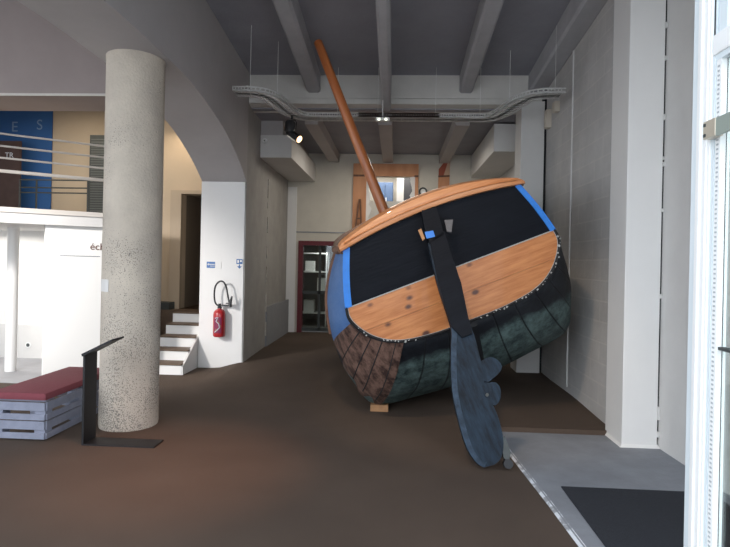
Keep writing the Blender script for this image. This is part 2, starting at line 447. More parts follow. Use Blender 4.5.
# plaster splashes bridging the joint
rr = random.Random(3)
bm = bmesh.new()
for z, h in ((.12, .05), (.28, .12), (1.4, .04), (2.2, .03), (2.62, .04), (2.68, .03), (3.05, .05), (3.6, .04), (3.9, .05)):
    box(bm, 2.446, 2.468, 5.19, 5.23, z, z + h)
struct('trim_3', bm, M['white'])
# pilaster at the end of the bay, dark joint between it and the wall
struct('wall_right_pilaster', bx(1.82, 2.155, 8.2, 8.6, 0, 4.1), M['white'])
struct('wall_right_pilaster_joint', bx(2.15, 2.205, 8.26, 8.6, .1, 4.25), M['dkjoint'])
struct('trim_4', bx(2.185, 2.215, 7.03, 7.055, .16, 4.4), M['white'])
struct('trim_5', bx(2.188, 2.215, 5.72, 5.75, .16, 4.6), M['lowpanel'])

# ------------------------------------------------------------------ left: arch wall, pillar
arch_ctl = [(8.32, 2.87), (8.12, 2.99), (7.9, 3.11), (7.6, 3.245), (7.2, 3.39), (6.8, 3.49), (6.4, 3.57), (6.0, 3.63), (5.6, 3.66), (5.2, 3.67), (4.6, 3.68), (4.0, 3.66), (3.4, 3.58), (2.8, 3.42), (2.3, 3.18), (2.0, 2.9), (1.9, 2.7)]
arch_pts = [(q.x, q.y) for q in smoothpath([(y, z, 0) for y, z in arch_ctl], 4)]
bm = bmesh.new()
prism(bm, [Vector((-2.3, y, z)) for y, z in arch_pts] + [Vector((-2.3, 1.9, 5.5)), Vector((-2.3, 8.32, 5.5))], (-.7, 0, 0))
struct('wall_left_arch', bm, M['arch'], smooth=False)
struct('wall_left_pillar', bx(-3.0, -2.32, 8.30, 8.72, -.08, 2.87), M['white2'])
bm = bmesh.new()
prism(bm, [Vector(p) for p in ((-2.3, 8.302, -.08), (-2.40, 12.1, -.08), (-2.9, 12.1, -.08), (-2.9, 8.72, -.08), (-2.31, 8.72, -.08), (-2.31, 8.302, -.08))], (0, 0, 2.858))
struct('wall_left', bm, M['leftwall'])
bm = bmesh.new()
prism(bm, [Vector(p) for p in ((-2.3, 8.32, 2.778), (-2.40, 12.1, 2.778), (-3.0, 12.1, 2.778), (-3.0, 8.32, 2.778))], (0, 0, 2.7))
struct('wall_left', bm, M['leftwall'])
# chipped joint line on the left wall
bm = bmesh.new(); rr = random.Random(5)
z = .3
while z < 3.2:
    h = rr.uniform(.08, .35)
    box(bm, -2.345, -2.325 + rr.uniform(0, .006), 9.86 + rr.uniform(-.01, .01), 9.885 + rr.uniform(0, .015), z, z + h); z += h + rr.uniform(.02, .25)
struct('trim_6', bm, M['ltrim'])
struct('trim_7', bx(-2.355, -2.315, 9.9, 11.95, .05, .82), M['lowpanel'])

# column
tag(obj('column', lathe(bmesh.new(), [(.275, -.01), (.282, .03), (.279, .4), (.277, 2.4), (.276, 3.62), (.28, 3.67), (.28, 3.72)], (-2.645, 5.39, 0), 64), M['column'], smooth=True),
    'thick round pitted bare concrete column standing under the arch', 'column')
p = onplane(107, 290, Vector((-2.585, 5.11, 0)), Vector((0, 1, 0)))
bm = bmesh.new()
A = [(-.62), (-.2)]
q = []
for k in range(7):
    a = R(-90 - 52 + k * 5.2)
    q.append((-2.645 + .2835 * math.cos(a), 5.39 + .2835 * math.sin(a)))
for k in range(6):
    (xa, ya), (xb, yb) = q[k], q[k + 1]
    v = [bm.verts.new(c) for c in ((xa, ya, 1.34), (xb, yb, 1.34), (xb, yb, 1.46), (xa, ya, 1.46))]
    bm.faces.new(v)
bmesh.ops.remove_doubles(bm, verts=bm.verts, dist=.0005)
bmesh.ops.solidify(bm, geom=list(bm.faces), thickness=.002)
tag(obj('paper_notice', bm, M['white']), 'small blank pale paper notice stuck on the round concrete column', 'notice')

# ------------------------------------------------------------------ back wall with red door and opening
def wall_holes(bm, x0, x1, y0, y1, z0, z1, holes):
    xs = sorted({x0, x1, *[h[0] for h in holes], *[h[1] for h in holes]})
    zs = sorted({z0, z1, *[h[2] for h in holes], *[h[3] for h in holes]})
    for i in range(len(xs) - 1):
        for j in range(len(zs) - 1):
            cx, czz = (xs[i] + xs[i + 1]) / 2, (zs[j] + zs[j + 1]) / 2
            if any(h[0] < cx < h[1] and h[2] < czz < h[3] for h in holes): continue
            box(bm, xs[i], xs[i + 1], y0, y1, zs[j], zs[j + 1])
    bmesh.ops.remove_doubles(bm, verts=bm.verts, dist=.0001)
    return bm
YB = 12.0
DX0, DX1, DZ1 = -2.12, -1.16, 2.09
OX0, OX1, OZ0, OZ1 = -.68, .40, 2.2, 3.58
struct('wall_back', wall_holes(bmesh.new(), -3.0, 2.7, YB, YB + .3, -.1, 5, [(DX0, DX1, -.1, DZ1), (OX0, OX1, OZ0, OZ1)]), M['backwall'])
struct('trim_8', bx(-2.39, -2.19, YB - .03, YB, .1, 3.3), M['white2'])
struct('trim_9', bx(-2.19, 1.8, YB - .012, YB, 2.30, 2.325), M['lowpanel'])
# red door frame with glazed door
fr = bmesh.new()
box(fr, DX0 - .01, DX0 + .09, YB - .04, YB + .12, .1, DZ1 + .03)
box(fr, DX1 - .09, DX1 + .01, YB - .04, YB + .12, .1, DZ1 + .03)
box(fr, DX0 + .09, DX1 - .09, YB - .04, YB + .12, DZ1 - .07, DZ1 + .03)
d1 = struct('door_1', fr, M['doorred'])
obj('door_glass', bx(DX0 + .09, DX1 - .09, YB + .05, YB + .06, .14, DZ1 - .07), M['glass'], d1)
bm = bmesh.new()
for z in (.13, .95): box(bm, DX0 + .09, DX1 - .09, YB + .03, YB + .08, z, z + .07)
box(bm, -1.68, -1.63, YB + .03, YB + .08, .13, DZ1 - .07)
obj('door_rail', bm, M['dark'], d1)
# store room beyond
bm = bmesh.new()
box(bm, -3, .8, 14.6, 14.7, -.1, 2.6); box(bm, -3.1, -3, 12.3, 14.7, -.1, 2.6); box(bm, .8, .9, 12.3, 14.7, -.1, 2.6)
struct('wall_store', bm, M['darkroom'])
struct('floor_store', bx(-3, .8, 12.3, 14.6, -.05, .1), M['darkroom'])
struct('ceiling_store', bx(-3.1, .9, 12.3, 14.7, 2.1, 2.16), M['white'])
sh = thing('metal_shelf', 'pale metal shelf rack seen through the red-framed door', 'shelf', (-2.0, 13.4, .1))
for x in (-.35, .35):
    for y in (-.2, .2):
        obj('post', bx(x - .015, x + .015, y - .015, y + .015, 0, 1.8), M['steel'], sh)
for z in (.3, .8, 1.3, 1.75):
    obj('shelf_board', bx(-.36, .36, -.21, .21, z, z + .03), M['white2'], sh)
for k, (x, z, w, h) in enumerate(((-.2, .33, .25, .3), (.12, .83, .2, .34), (-.18, 1.33, .22, .25))):
    tag(obj('storage_box', bx(-2 + x, -2 + x + w, 13.25, 13.5, .1 + z, .1 + z + h, bev=.005), M['white2']), 'small pale box on the %s shelf of the rack behind the red-framed door' % ('lowest', 'middle', 'upper')[k], 'box', 'boxes on the store rack')
# opening with orange wooden frame
ow = bmesh.new()
box(ow, -.95, OX0 + .02, YB - .06, YB + .02, 2.15, 3.83)
box(ow, OX0 + .02, OX1, YB - .06, YB + .02, OZ1 - .02, 3.83)
box(ow, OX1 - .0, .47, YB - .06, YB + .02, 2.15, 3.83)
w1 = struct('window_1', ow, M['orange'])
bm = bmesh.new()
for x0, x1 in ((-.95, OX0 + .02), (OX1 - .02, .47)): box(bm, x0 + .005, x1, YB - .075, YB - .058, 3.545, 3.585)
obj('frame_strap', bm, M['rubrail'], w1, label='dark strap across the orange frame')
# torn white lining inside the jambs
bm = bmesh.new(); rr = random.Random(9)
for X, s in ((OX0 + .02, 1), (OX1, -1)):
    pts = [Vector((X, YB - .02, 2.2))] + [Vector((X + s * rr.uniform(.05, .13), YB - .02, 2.25 + .1 * k)) for k in range(14)] + [Vector((X, YB - .02, 3.57))]
    prism(bm, pts, (0, .02, 0))
obj('torn_lining', bm, M['white2'], w1)
# room behind the opening
bm = bmesh.new()
box(bm, -2, 1.6, 14.9, 15.0, 2.16, 4.2); box(bm, -2.1, -2, 12.3, 15, 2.16, 4.2); box(bm, 1.6, 1.7, 12.3, 15, 2.16, 4.2)
struct('wall_upper_room', bm, M['backwall'])
struct('ceiling_upper_room', bx(-2.1, 1.7, 12.3, 15, 4.15, 4.25), M['white'])
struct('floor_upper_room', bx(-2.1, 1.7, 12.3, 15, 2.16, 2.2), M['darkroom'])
struct('wall_upper_room_parapet', bx(-1.4, 1.4, 12.9, 13.0, 2.2, 3.12), M['white'])
a, b = at(377, 182, 14.2), at(393, 200, 14.2)
cb = thing('cupboard', 'blue-grey two-door cupboard seen through the orange-framed opening', 'cupboard', ((a.x + b.x) / 2, 14.4, 2.2))
W = abs(b.x - a.x); H = a.z - 2.2
obj('carcass', bx(-W / 2, W / 2, -.18, .2, 0, H, bev=.01), M['bluecab'], cb)
for s in (-1, 1):
    d = obj('door', bx(min(s * .01, s * (W / 2 - .02)), max(s * .01, s * (W / 2 - .02)), -.2, -.181, .05, H - .05, bev=.004), M['bluecab'], cb)
    obj('door_handle', bx(s * .03 - .008, s * .03 + .008, -.22, -.2, H - .5, H - .4), M['steel'], d)
a, b = at(397, 175, 13.6), at(403.5, 200, 13.6)
struct('wall_upper_room_post', bx(a.x, b.x, 13.5, 13.6, 2.2, 4.15), M['white2'])
a, b = at(404, 174, 14.3), at(412, 194, 14.3)
tag(obj('folding_screen', bx(a.x, b.x, 14.3, 14.36, 2.2, a.z + .15, bev=.005), M['blackp']), 'black folding screen beside the white post in the upper room', 'screen')
# wooden easel at the left jamb of the opening
p = at(357, 228, 11.88)
es = thing('wooden_easel', 'small pointed wooden stand leaning beside the left jamb of the opening', 'stand', (p.x + .03, 11.82, 2.32))
obj('ledge_board', bx(-.16, .2, -.13, .12, -.04, 0), M['rubrail'], es)
for s in (-1, 1):
    obj('leg', tube(bmesh.new(), [(s * .07, -.02, 0), (s * .012 + .02, .03, .72)], .017, 8), M['rubrail'], es)
obj('crossbar', bx(-.05, .06, -.03, 0, .28, .31), M['rubrail'], es)
# pennant on the wall right of the opening
def P(px, py, Y=11.97): return at(px, py, Y)
pn = thing('wall_pennant', 'tall pointed red and orange pennant hanging right of the orange opening', 'pennant', (0, 0, 0))
bm = bmesh.new(); prism(bm, [P(438.5, 176.5), P(449.5, 176), P(449.5, 193), P(437.5, 200)], (0, .02, 0)); obj('lower_field', bm, M['orange'], pn)
bm = bmesh.new(); prism(bm, [P(438.5, 176.5), P(438.8, 169), P(450.5, 154.5), P(446, 168), P(443.5, 176)], (0, .02, 0)); obj('upper_field', bm, mat('brick_red_cloth', (.33, .085, .05), .8), pn)
bm = bmesh.new(); prism(bm, [P(443.5, 176.2), P(446, 168), P(450.5, 154.5), P(449.5, 176)], (0, .018, 0)); obj('side_field', bm, mat('peach_cloth', (.55, .36, .25), .8), pn)
bm = bmesh.new(); prism(bm, [P(438.3, 177.3, 11.96), P(438.3, 175.6, 11.96), P(449.7, 175.0, 11.96), P(449.7, 176.7, 11.96)], (0, .008, 0)); obj('band', bm, M['rubrail'], pn)
# round wall vent
p = P(423, 191.5)
rv = thing('wall_vent', 'small round grey vent on the back wall right of the opening', 'vent', (p.x, 11.98, p.z))
bm = bmesh.new()
tube(bm, [(.075 * math.cos(2 * PI * k / 24), -.02, .075 * math.sin(2 * PI * k / 24)) for k in range(25)], .018, 8, caps=False); obj('ring', bm, M['dark'], rv, smooth=True)
obj('disc', lathe(bmesh.new(), [(.068, 0), (.066, .03), (.03, .036), (.028, .02)], (0, .02, 0), 24, axis=(0, -1, 0)), M['steel'], rv, smooth=True)
# round vent on the box beam
p = at(265, 141, 9.2)
rv = thing('junction_box', 'small round grey junction box on the front of the left box beam', 'junction box', (p.x, 9.195, p.z))
obj('cover', lathe(bmesh.new(), [(.045, 0), (.045, .02), (.038, .03)], (0, 0, 0), 20, axis=(0, -1, 0)), M['steel'], rv, smooth=True)
obj('screw', lathe(bmesh.new(), [(.012, 0), (.01, .006)], (0, -.03, 0), 10, axis=(0, -1, 0)), M['dark'], rv)

# ------------------------------------------------------------------ left: stairs, landing, doorway
SX0, SX1 = -3.6, -3.04
st = bpy.data.objects.new('staircase', None); col.objects.link(st); st.location = (0, 7.72, 0)
tag(st, 'short white staircase of five risers with brown treads beside the pillar', 'stairs')
for k in range(5):
    y0 = .26 * k
    obj('riser', bx(SX0, SX1, y0, y0 + .30, .0 if k == 0 else .16 * k - .02, .16 * (k + 1) - .022), M['white2'], st)
    obj('tread', bx(SX0, SX1 + .01, y0 - .02, y0 + .27, .16 * (k + 1) - .022, .16 * (k + 1), bev=.004), M['tread'], st)
bm = bmesh.new(); prism(bm, [Vector(p) for p in ((SX1, -.0, 0), (SX1, .82, 0), (SX1, .82, .62), (SX1, 0, .12))], (.03, 0, 0))
obj('stringer', bm, M['white'], st)
struct('floor_stair_landing', bx(-4.2, -3.0, 9.065, 9.4, 0, .80), M['tread'])
struct('wall_left_upper_stair', wall_holes(bmesh.new(), -4.2, -2.9, 9.4, 9.6, -.05, 4.5, [(-3.74, -2.98, .8, 2.80)]), M['beige'])
bm = bmesh.new(); box(bm, -3.92, -3.73, 9.33, 9.42, .8, 2.86); box(bm, -3.73, -3.0, 9.33, 9.42, 2.80, 2.86)
d2 = struct('door_2', bm, mat('beige_jamb', (.44, .36, .27), .8))
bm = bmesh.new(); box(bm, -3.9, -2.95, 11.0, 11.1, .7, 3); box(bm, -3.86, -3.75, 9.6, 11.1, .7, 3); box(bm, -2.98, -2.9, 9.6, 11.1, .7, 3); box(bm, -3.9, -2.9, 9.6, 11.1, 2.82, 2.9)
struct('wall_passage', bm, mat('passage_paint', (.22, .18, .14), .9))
struct('floor_passage', bx(-3.85, -2.9, 9.4, 11.1, .7, .8), M['tread'])
# small dark case left of the doorway
p = at(164, 309, 9.2)
tag(obj('low_case', bx(p.x - .14, p.x + .13, 9.1, 9.36, .80, .92, bev=.006), M['dark']), 'low dark case on the stair landing left of the doorway', 'case')

# ------------------------------------------------------------------ mezzanine
mz0, mz1 = Vector((-7.04, 5.30, 0)), Vector((-3.0, 7.80, 0))
# fitted: passes X=-4.7,Y=6.5 and X=-3.84,Y=7.15
dirm = Vector((.86, .65, 0)).normalized(); nrm = Vector((dirm.y, -dirm.x, 0))
A0 = Vector((-4.7, 6.5, 0)) - dirm * 2.6; A1 = Vector((-4.7, 6.5, 0)) + dirm * 1.25
bm = bmesh.new()
prism(bm, [Vector((A0.x, A0.y, 2.07)), Vector((A1.x, A1.y, 2.07)), Vector((-5.3, 9.6, 2.07)), Vector((-9, 9.6, 2.07)), Vector((-9, A0.y, 2.07))], (0, 0, .17))
struct('floor_mezzanine', bm, M['white'])
# low upstand face slightly proud
a, b = A0 + nrm * .03, A1 + nrm * .03
bm = bmesh.new(); prism(bm, [Vector((a.x, a.y, 2.20)), Vector((b.x, b.y, 2.20)), Vector((b.x - nrm.x * .12, b.y - nrm.y * .12, 2.20)), Vector((a.x - nrm.x * .12, a.y - nrm.y * .12, 2.20))], (0, 0, .06))
struct('trim_10', bm, M['railpaint'])
rail = thing('railing', 'pale four-bar metal railing along the mezzanine edge above the white wall', 'railing', (A0.x, A0.y, 2.26))
L = (A1 - A0).length
for z, r in ((.44, .022), (.60, .013), (.745, .013), (.895, .013)):
    obj('rail_bar', tube(bmesh.new(), [Vector((0, 0, z)) + nrm * -.03, dirm * L + Vector((0, 0, z)) + nrm * -.03], r, 10), M['railpaint'], rail, smooth=True)
for t in (.05, 1.5, L - .08):
    obj('post', tube(bmesh.new(), [dirm * t + nrm * -.05 + Vector((0, 0, -.01)), dirm * t + nrm * -.05 + Vector((0, 0, .9))], .02, 10), M['railpaint'], rail, smooth=True)
# inner second guard rail set back on the mezzanine
a, b = at(20, 182, 8.3), at(88, 184, 8.3)
r2 = thing('guard_rail', 'thin grey guard rail standing far back on the mezzanine in front of the beige wall', 'railing', (a.x, 8.3, 2.24))
w = b.x - a.x
for z in (.42, .50, .62): obj('rail_bar', tube(bmesh.new(), [(0, 0, z), (w, 0, z)], .011, 8), M['dark'], r2)
for x in (0, .27, w): obj('post', tube(bmesh.new(), [(x, 0, 0), (x, 0, .63)], .014, 8), M['dark'], r2)
# white wall under the mezzanine
p44 = at(44, 300, 6.9)
bm = bmesh.new()
B0 = Vector((-4.32, 6.98, 0)); B1 = B0 + dirm * 1.35
B0 = onplane(44, 300, Vector((-4.7, 6.62, 0)), -nrm)
B0.z = 0
B1 = B0 + dirm * 1.02
prism(bm, [B0, B1, B1 - nrm * .15, B0 - nrm * .15], (0, 0, 2.08))
wu = struct('wall_under_mezzanine', bm, mat('bright_white_paint', (.86, .85, .82), .6))
ang = math.atan2(dirm.y, dirm.x)
p = onplane(97.5, 247, B0, nrm)
t = text('wall_lettering', '\u00e9ch', .13, p + nrm * .004, (PI / 2, 0, ang), M['inkbrown'], None, extrude=.002)
tag(t, 'small brown painted letters on the white wall just left of the column', 'lettering')
q0, q1 = onplane(60, 255.5, B0, nrm) + nrm * .004, onplane(100, 256.5, B0, nrm) + nrm * .004
struct('trim_11', tube(bmesh.new(), [q0, q1], .005, 6), M['lowpanel'])
# lower room behind
struct('wall_lower_room', bx(-9, -3.95, 8.6, 8.75, 0, 2.1), M['white2'])
struct('baseboard_lower_room', bx(-9, -3.95, 8.585, 8.6, 0, .55), M['white'])
p = at(12, 300, 7.6)
struct('wall_lower_room_post', lathe(bmesh.new(), [(.075, 0), (.075, 2.07)], (p.x, 7.6, 0), 20), M['white2'], smooth=True)
p = at(28, 345, 8.58)
so = thing('wall_socket', 'round grey wall socket low on the white wall of the room under the mezzanine', 'socket', (p.x, 8.59, p.z))
obj('plate', lathe(bmesh.new(), [(.05, 0), (.048, .012)], (0, 0, 0), 24, axis=(0, -1, 0)), M['steel'], so)
obj('insert', lathe(bmesh.new(), [(.028, 0), (.028, .004)], (0, -.012, 0), 18, axis=(0, -1, 0)), M['dark'], so)
# upper back wall, bulkhead beam
struct('wall_left_back', bx(-9, -4.2, 9.6, 9.75, -.05, 4.5), M['beige'])
struct('wall_left_side', bx(-9.15, -9, 4.4, 9.75, -.05, 5.4), M['white'])
struct('ceiling_beam', bx(-9, -3.0, 6.5, 7.2, 3.64, 4.95), mat('bulkhead_paint', (.34, .285, .27), .85, var=.1, vscale=2))
struct('trim_12', bx(-9, -3.0, 6.485, 6.5, 3.635, 3.665), M['railpaint'])
# banner, poster, louvre cabinet
a, b = at(-60, 107, 9.55), at(52, 107, 9.55)
bn = thing('banner', 'large blue banner with spaced white capitals on the upper beige wall', 'banner', (b.x, 9.575, a.z))
obj('cloth', bx(a.x - b.x, 0, -.008, .012, -2.05, 0), M['blue'], bn)
for s, px, py in (('E', 14, 127), ('S', 39, 125)):
    p = at(px, py, 9.55)
    text('letter', s, .26, (p.x - b.x, -.010, p.z - a.z), (PI / 2, 0, 0), M['inkdim'], bn)
obj('hem_bar', bx(a.x - b.x, .0, -.014, .014, -.012, .012), M['railpaint'], bn)
a, b = at(-30, 143, 9.2), at(18, 205, 9.2)
po = thing('display_panel', 'brown display panel with small white lettering in front of the blue banner', 'panel', (b.x, 9.25, 2.24))
obj('board', bx(a.x - b.x, 0, -.02, .02, .15, a.z - 2.24 + .05, bev=.004), M['brown'], po)
p = at(8, 155, 9.2)
text('letter', 'TR', .13, (p.x - b.x, -.021, p.z - 2.24), (PI / 2, 0, 0), M['ink'], po)
for x in (a.x - b.x + .1, -.08): obj('foot', bx(x - .02, x + .02, -.15, .15, 0, .15), M['dark'], po)
a, b = at(90, 135, 9.3), at(112, 205, 9.3)
lc = thing('louvred_cabinet', 'tall dark grey louvred cabinet on the mezzanine just left of the column', 'cabinet', (a.x, 9.3, 2.24))
w = b.x - a.x; h = a.z - 2.24
obj('carcass', bx(0, w, 0, .27, 0, h), M['dark'], lc)
bm = bmesh.new()
for k in range(34):
    z = .05 + k * (h - .1) / 34
    box(bm, .03, w - .03, -.012, .002, z, z + .022)
obj('louvre_door', bm, mat('louvre_paint', (.12, .13, .125), .7), lc)

# ------------------------------------------------------------------ fire extinguisher and signs on the pillar
p = at(219, 336.5, 8.2)
ex = thing('fire_extinguisher', 'red fire extinguisher with black hose hung on the white pillar', 'fire extinguisher', (p.x, 8.2, p.z))
obj('cylinder', lathe(bmesh.new(), [(.078, 0), (.09, .012), (.092, .03), (.092, .33), (.085, .375), (.06, .405), (.032, .42), (.03, .435)], seg=32), M['red'], ex, smooth=True)
bm = bmesh.new()
for k in range(8):
    a0 = R(-90 - 38 + k * 9.5); a1 = R(-90 - 38 + (k + 1) * 9.5)
    v = [bm.verts.new((.0935 * math.cos(a), .0935 * math.sin(a), z)) for a, z in ((a0, .06), (a1, .06), (a1, .30), (a0, .30))]
    bm.faces.new(v)
obj('instruction_label', bm, mat('dark_red_label', (.22, .02, .07), .5, c2=(.4, .33, .04), vscale=11, thresh=(.35, .45)), ex)
bm = bmesh.new(); zz = [(-.035, .285), (.01, .30), (-.02, .24), (.022, .20), (.035, .15), (.0, .11), (-.04, .075)]
tube(bm, [(x, -math.sqrt(.0965 ** 2 - x * x), z) for x, z in zz], .007, 6); obj('lightning_mark', bm, M['ink'], ex)
obj('valve', lathe(bmesh.new(), [(.032, .43), (.032, .455), (.022, .46), (.022, .50)], seg=16), M['blackp'], ex, smooth=True)
obj('handle', box(bx(-.02, .16, -.015, .015, .465, .485), .10, .16, -.015, .015, .50, .515), M['blackp'], ex)
hose = [(-.02, -.02, .47), (-.06, -.03, .52), (-.075, -.035, .64), (-.06, -.04, .76), (-.01, -.04, .83), (.05, -.04, .84), (.10, -.04, .78), (.13, -.04, .66), (.15, -.04, .56), (.17, -.04, .50)]
obj('hose', tube(bmesh.new(), smoothpath(hose), .013, 8), M['blackp'], ex, smooth=True)
obj('nozzle', tube(bmesh.new(), [(.17, -.04, .46), (.175, -.04, .52), (.20, -.04, .62)], [.03, .022, .013], 10), M['blackp'], ex, smooth=True)
obj('wall_bracket', bx(-.03, .03, .085, .1, .2, .4), M['dark'], ex)
a = at(211.5, 265, 8.29)
s1 = thing('directional_sign', 'small blue and white arrow sign high on the white pillar, left one', 'sign', (a.x, 8.298, a.z))
obj('plate', bx(-.075, .15, -.006, 0, -.05, .055), M['white2'], s1)
obj('printed_panel', bx(-.075, .055, -.009, -.006, -.045, .05), M['signblue'], s1)
bm = bmesh.new(); box(bm, -.06, .05, -.011, -.009, .005, .015); box(bm, -.02, .05, -.011, -.009, -.02, -.012)
prism(bm, [Vector((-.068, -.009, .010)), Vector((-.04, -.009, .030)), Vector((-.04, -.009, -.010))], (0, -.002, 0)); obj('arrow', bm, M['white2'], s1)
a = at(239.5, 264, 8.29)
s2 = thing('extinguisher_sign', 'small blue pictogram sign with a down arrow at the right edge of the white pillar', 'sign', (a.x, 8.298, a.z))
obj('plate', bx(-.055, .055, -.006, 0, -.08, .08), M['white2'], s2)
obj('printed_panel', bx(-.048, .048, -.009, -.006, .0, .075), M['signblue'], s2)
bm = bmesh.new(); box(bm, -.035, -.008, -.011, -.009, .015, .06); box(bm, .008, .035, -.011, -.009, .03, .06); obj('pictogram', bm, M['white2'], s2)
bm = bmesh.new(); box(bm, -.008, .008, -.009, -.006, -.04, -.005); prism(bm, [Vector((-.035, -.006, -.035)), Vector((.035, -.006, -.035)), Vector((0, -.006, -.072))], (0, -.003, 0)); obj('arrow', bm, M['signblue'], s2)

# ------------------------------------------------------------------ cable tray
TZ = 3.80
cl = [(-2.09, 6.92), (-1.86, 6.93), (-1.74, 7.0), (-1.66, 7.2), (-1.62, 7.5), (-1.56, 7.85), (-1.44, 8.05), (-1.28, 8.12), (-.6, 8.12), (.6, 8.12), (1.2, 8.12), (1.36, 8.05), (1.48, 7.8), (1.54, 7.45), (1.64, 7.12), (1.76, 6.98), (1.9, 6.95), (2.05, 6.95)]
path = smoothpath([(x, y, TZ) for x, y in cl], 5)
def offs(path, d, z=0):
    out = []
    for i, p in enumerate(path):
        t = (path[min(i + 1, len(path) - 1)] - path[max(i - 1, 0)]).normalized()
        out.append(p + Vector((-t.y, t.x, 0)) * d + Vector((0, 0, z)))
    return out
tray = thing('cable_tray', 'perforated grey metal cable tray hung across the hall under the ceiling', 'cable tray', (0, 0, 0))
def ribbon(bm, a, b, th):
    va = [bm.verts.new(p) for p in a]; vb = [bm.verts.new(p) for p in b]
    for i in range(len(a) - 1): bm.faces.new((va[i], va[i + 1], vb[i + 1], vb[i]))
TW = .13
def resample(path, step):
    out = [path[0].copy()]; acc = 0
    for a, b in zip(path, path[1:]):
        l = (b - a).length; 
        while acc + l >= step:
            t = (step - acc) / l; a = a + (b - a) * t; out.append(a.copy()); l = (b - a).length; acc = 0
        acc += l
    return out
fine = resample(path, .012)
for s in (-1, 1):
    bm = bmesh.new()
    lo, mi, hi, mi2 = offs(fine, s * TW, 0), offs(fine, s * TW, .022), offs(fine, s * TW, .062), offs(fine, s * TW, .042)
    ribbon(bm, lo, mi, 0); ribbon(bm, mi2, hi, 0)
    a, b = mi, mi2
    for i in range(0, len(a) - 3, 3):
        v = [bm.verts.new(q) for q in (a[i], a[i + 1], b[i + 1], b[i])]; bm.faces.new(v)
    bmesh.ops.solidify(bm, geom=list(bm.faces), thickness=.003)
    obj('side_flange', bm, M['steel'], tray)
bm = bmesh.new()
pp = resample(path, .05)
l_, r_ = offs(pp, -TW, .001), offs(pp, TW, .001)
for k in range(5):
    u0 = k / 5 + .015; u1 = (k + 1) / 5 - .015
    ribbon(bm, [a.lerp(b, u0) for a, b in zip(l_, r_)], [a.lerp(b, u1) for a, b in zip(l_, r_)], 0)
bmesh.ops.solidify(bm, geom=list(bm.faces), thickness=.002)
obj('perforated_base', bm, M['steel'], tray)
r1, r2_ = offs(pp, -TW, .003), offs(pp, TW, .003)
for i in range(2, len(pp) - 1, 2):
    bm = bmesh.new(); tube(bm, [r1[i], r2_[i]], .006, 6); obj('rung', bm, M['steel'], tray)
for x, y in ((-1.9, 6.93), (-1.64, 7.35), (-.9, 8.12), (-.3, 8.12), (.55, 8.12), (1.2, 8.12), (1.52, 7.6), (1.95, 6.95)):
    obj('hanger_wire', tube(bmesh.new(), [(x, y, TZ), (x, y, cz(y) + .02)], .003, 6), M['steel'], tray)
# power cable lying in tray
# pale boxes on the right wall by the tray end
for k, (px, py, px2, py2) in enumerate(((551, 102, 558, 112), (543, 110, 550, 128))):
    a = onx((px + px2) / 2, py, 2.14); b = onx((px + px2) / 2, py2, 2.14)
    h = a.z - b.z
    jb = thing('connection_box', 'pale beige box', 'box', (2.2, a.y, b.z), 'boxes at the tray end')
    jb['label'] = ('short pale beige connection box on the right wall directly under the tray end', 'taller pale beige connection box on the right wall just behind the short one')[k]
    obj('case', bx(-.07, 0, -.06, .06, 0, h, bev=.006), M['cream'], jb)
    obj('cover', bx(-.078, -.069, -.05, .05, .01, h - .01, bev=.002), M['cream'], jb)
# emergency fixture under the narrow beam
p = at(382.5, 121, 7.95)
em = thing('ceiling_lamp', 'small pale twin-lens lamp under the end of the middle ceiling beam', 'lamp', (p.x, 7.95, p.z))
obj('housing', bx(-.1, .1, -.05, .05, -.005, .045, bev=.008), M['white2'], em)
for s in (-1, 1): obj('lens', lathe(bmesh.new(), [(.02, 0), (.015, .012)], (s * .05, -.05, .012), 12, axis=(0, -.6, -.8)), M['coldlamp'], em)
obj('stem', tube(bmesh.new(), [(0, 0, .04), (0, 0, 4.03 - p.z)], .008, 8), M['steel'], em)

# ------------------------------------------------------------------ spotlight
p = at(292, 116, 7.95)
sl = thing('track_spotlight', 'black spotlight with a glowing warm lens clamped under the cable tray', 'spotlight', (p.x, 7.95, p.z))
obj('clamp', bx(-.014, .014, -.02, .02, -.05, .06, bev=.003), M['blackp'], sl)
obj('yoke', tube(bmesh.new(), [(-.07, 0, -.24), (-.08, 0, -.1), (-.06, 0, -.06), (.05, 0, -.06), (.07, 0, -.1), (.06, 0, -.2)], .008, 6), M['blackp'], sl)
obj('transformer_housing', lathe(bmesh.new(), [(.05, -.085), (.075, -.07), (.078, .06), (.06, .085)], (-.025, 0, -.16), 20, axis=(.15, 0, 1)), M['blackp'], sl, smooth=True)
ax = Vector((.75, -.35, -.5)).normalized()
c0 = Vector((.0, -.01, -.27))
obj('lamp_head', lathe(bmesh.new(), [(.04, -.08), (.058, -.06), (.062, .12), (.07, .14), (.07, .165)], c0, 20, axis=ax), M['blackp'], sl, smooth=True)
obj('lens', lathe(bmesh.new(), [(.055, 0), (.05, .02), (.02, .03)], c0 + ax * .15, 20, axis=ax), M['warmlamp'], sl, smooth=True)
flap = obj('reflector_flap', bx(-.07, .10, -.09, -.08, -.012, .004), M['brass'], sl)
flap.location = c0 + Vector((.02, 0, -.06)); flap.rotation_euler = (R(10), R(35), 0)

# ------------------------------------------------------------------ information lectern (folded black steel)
le = thing('information_lectern', 'black folded-steel information stand with slanted panel in front of the concrete column', 'lectern', (-2.75, 4.70, 0))
t_ = .018
obj('base_plate', bx(0, .66, -.0, .2, 0, .012), M['black'], le)
obj('upright', bx(0, t_, 0, .2, .012, .80), M['black'], le)
bm = bmesh.new()
prism(bm, [Vector((-.006, -.01, .79)), Vector((.265, -.01, .935)), Vector((.26, -.01, .95)), Vector((-.012, -.01, .812))], (0, .22, 0))
obj('slanted_panel', bm, M['black'], le)
le.location = (-2.745, 4.72, 0)

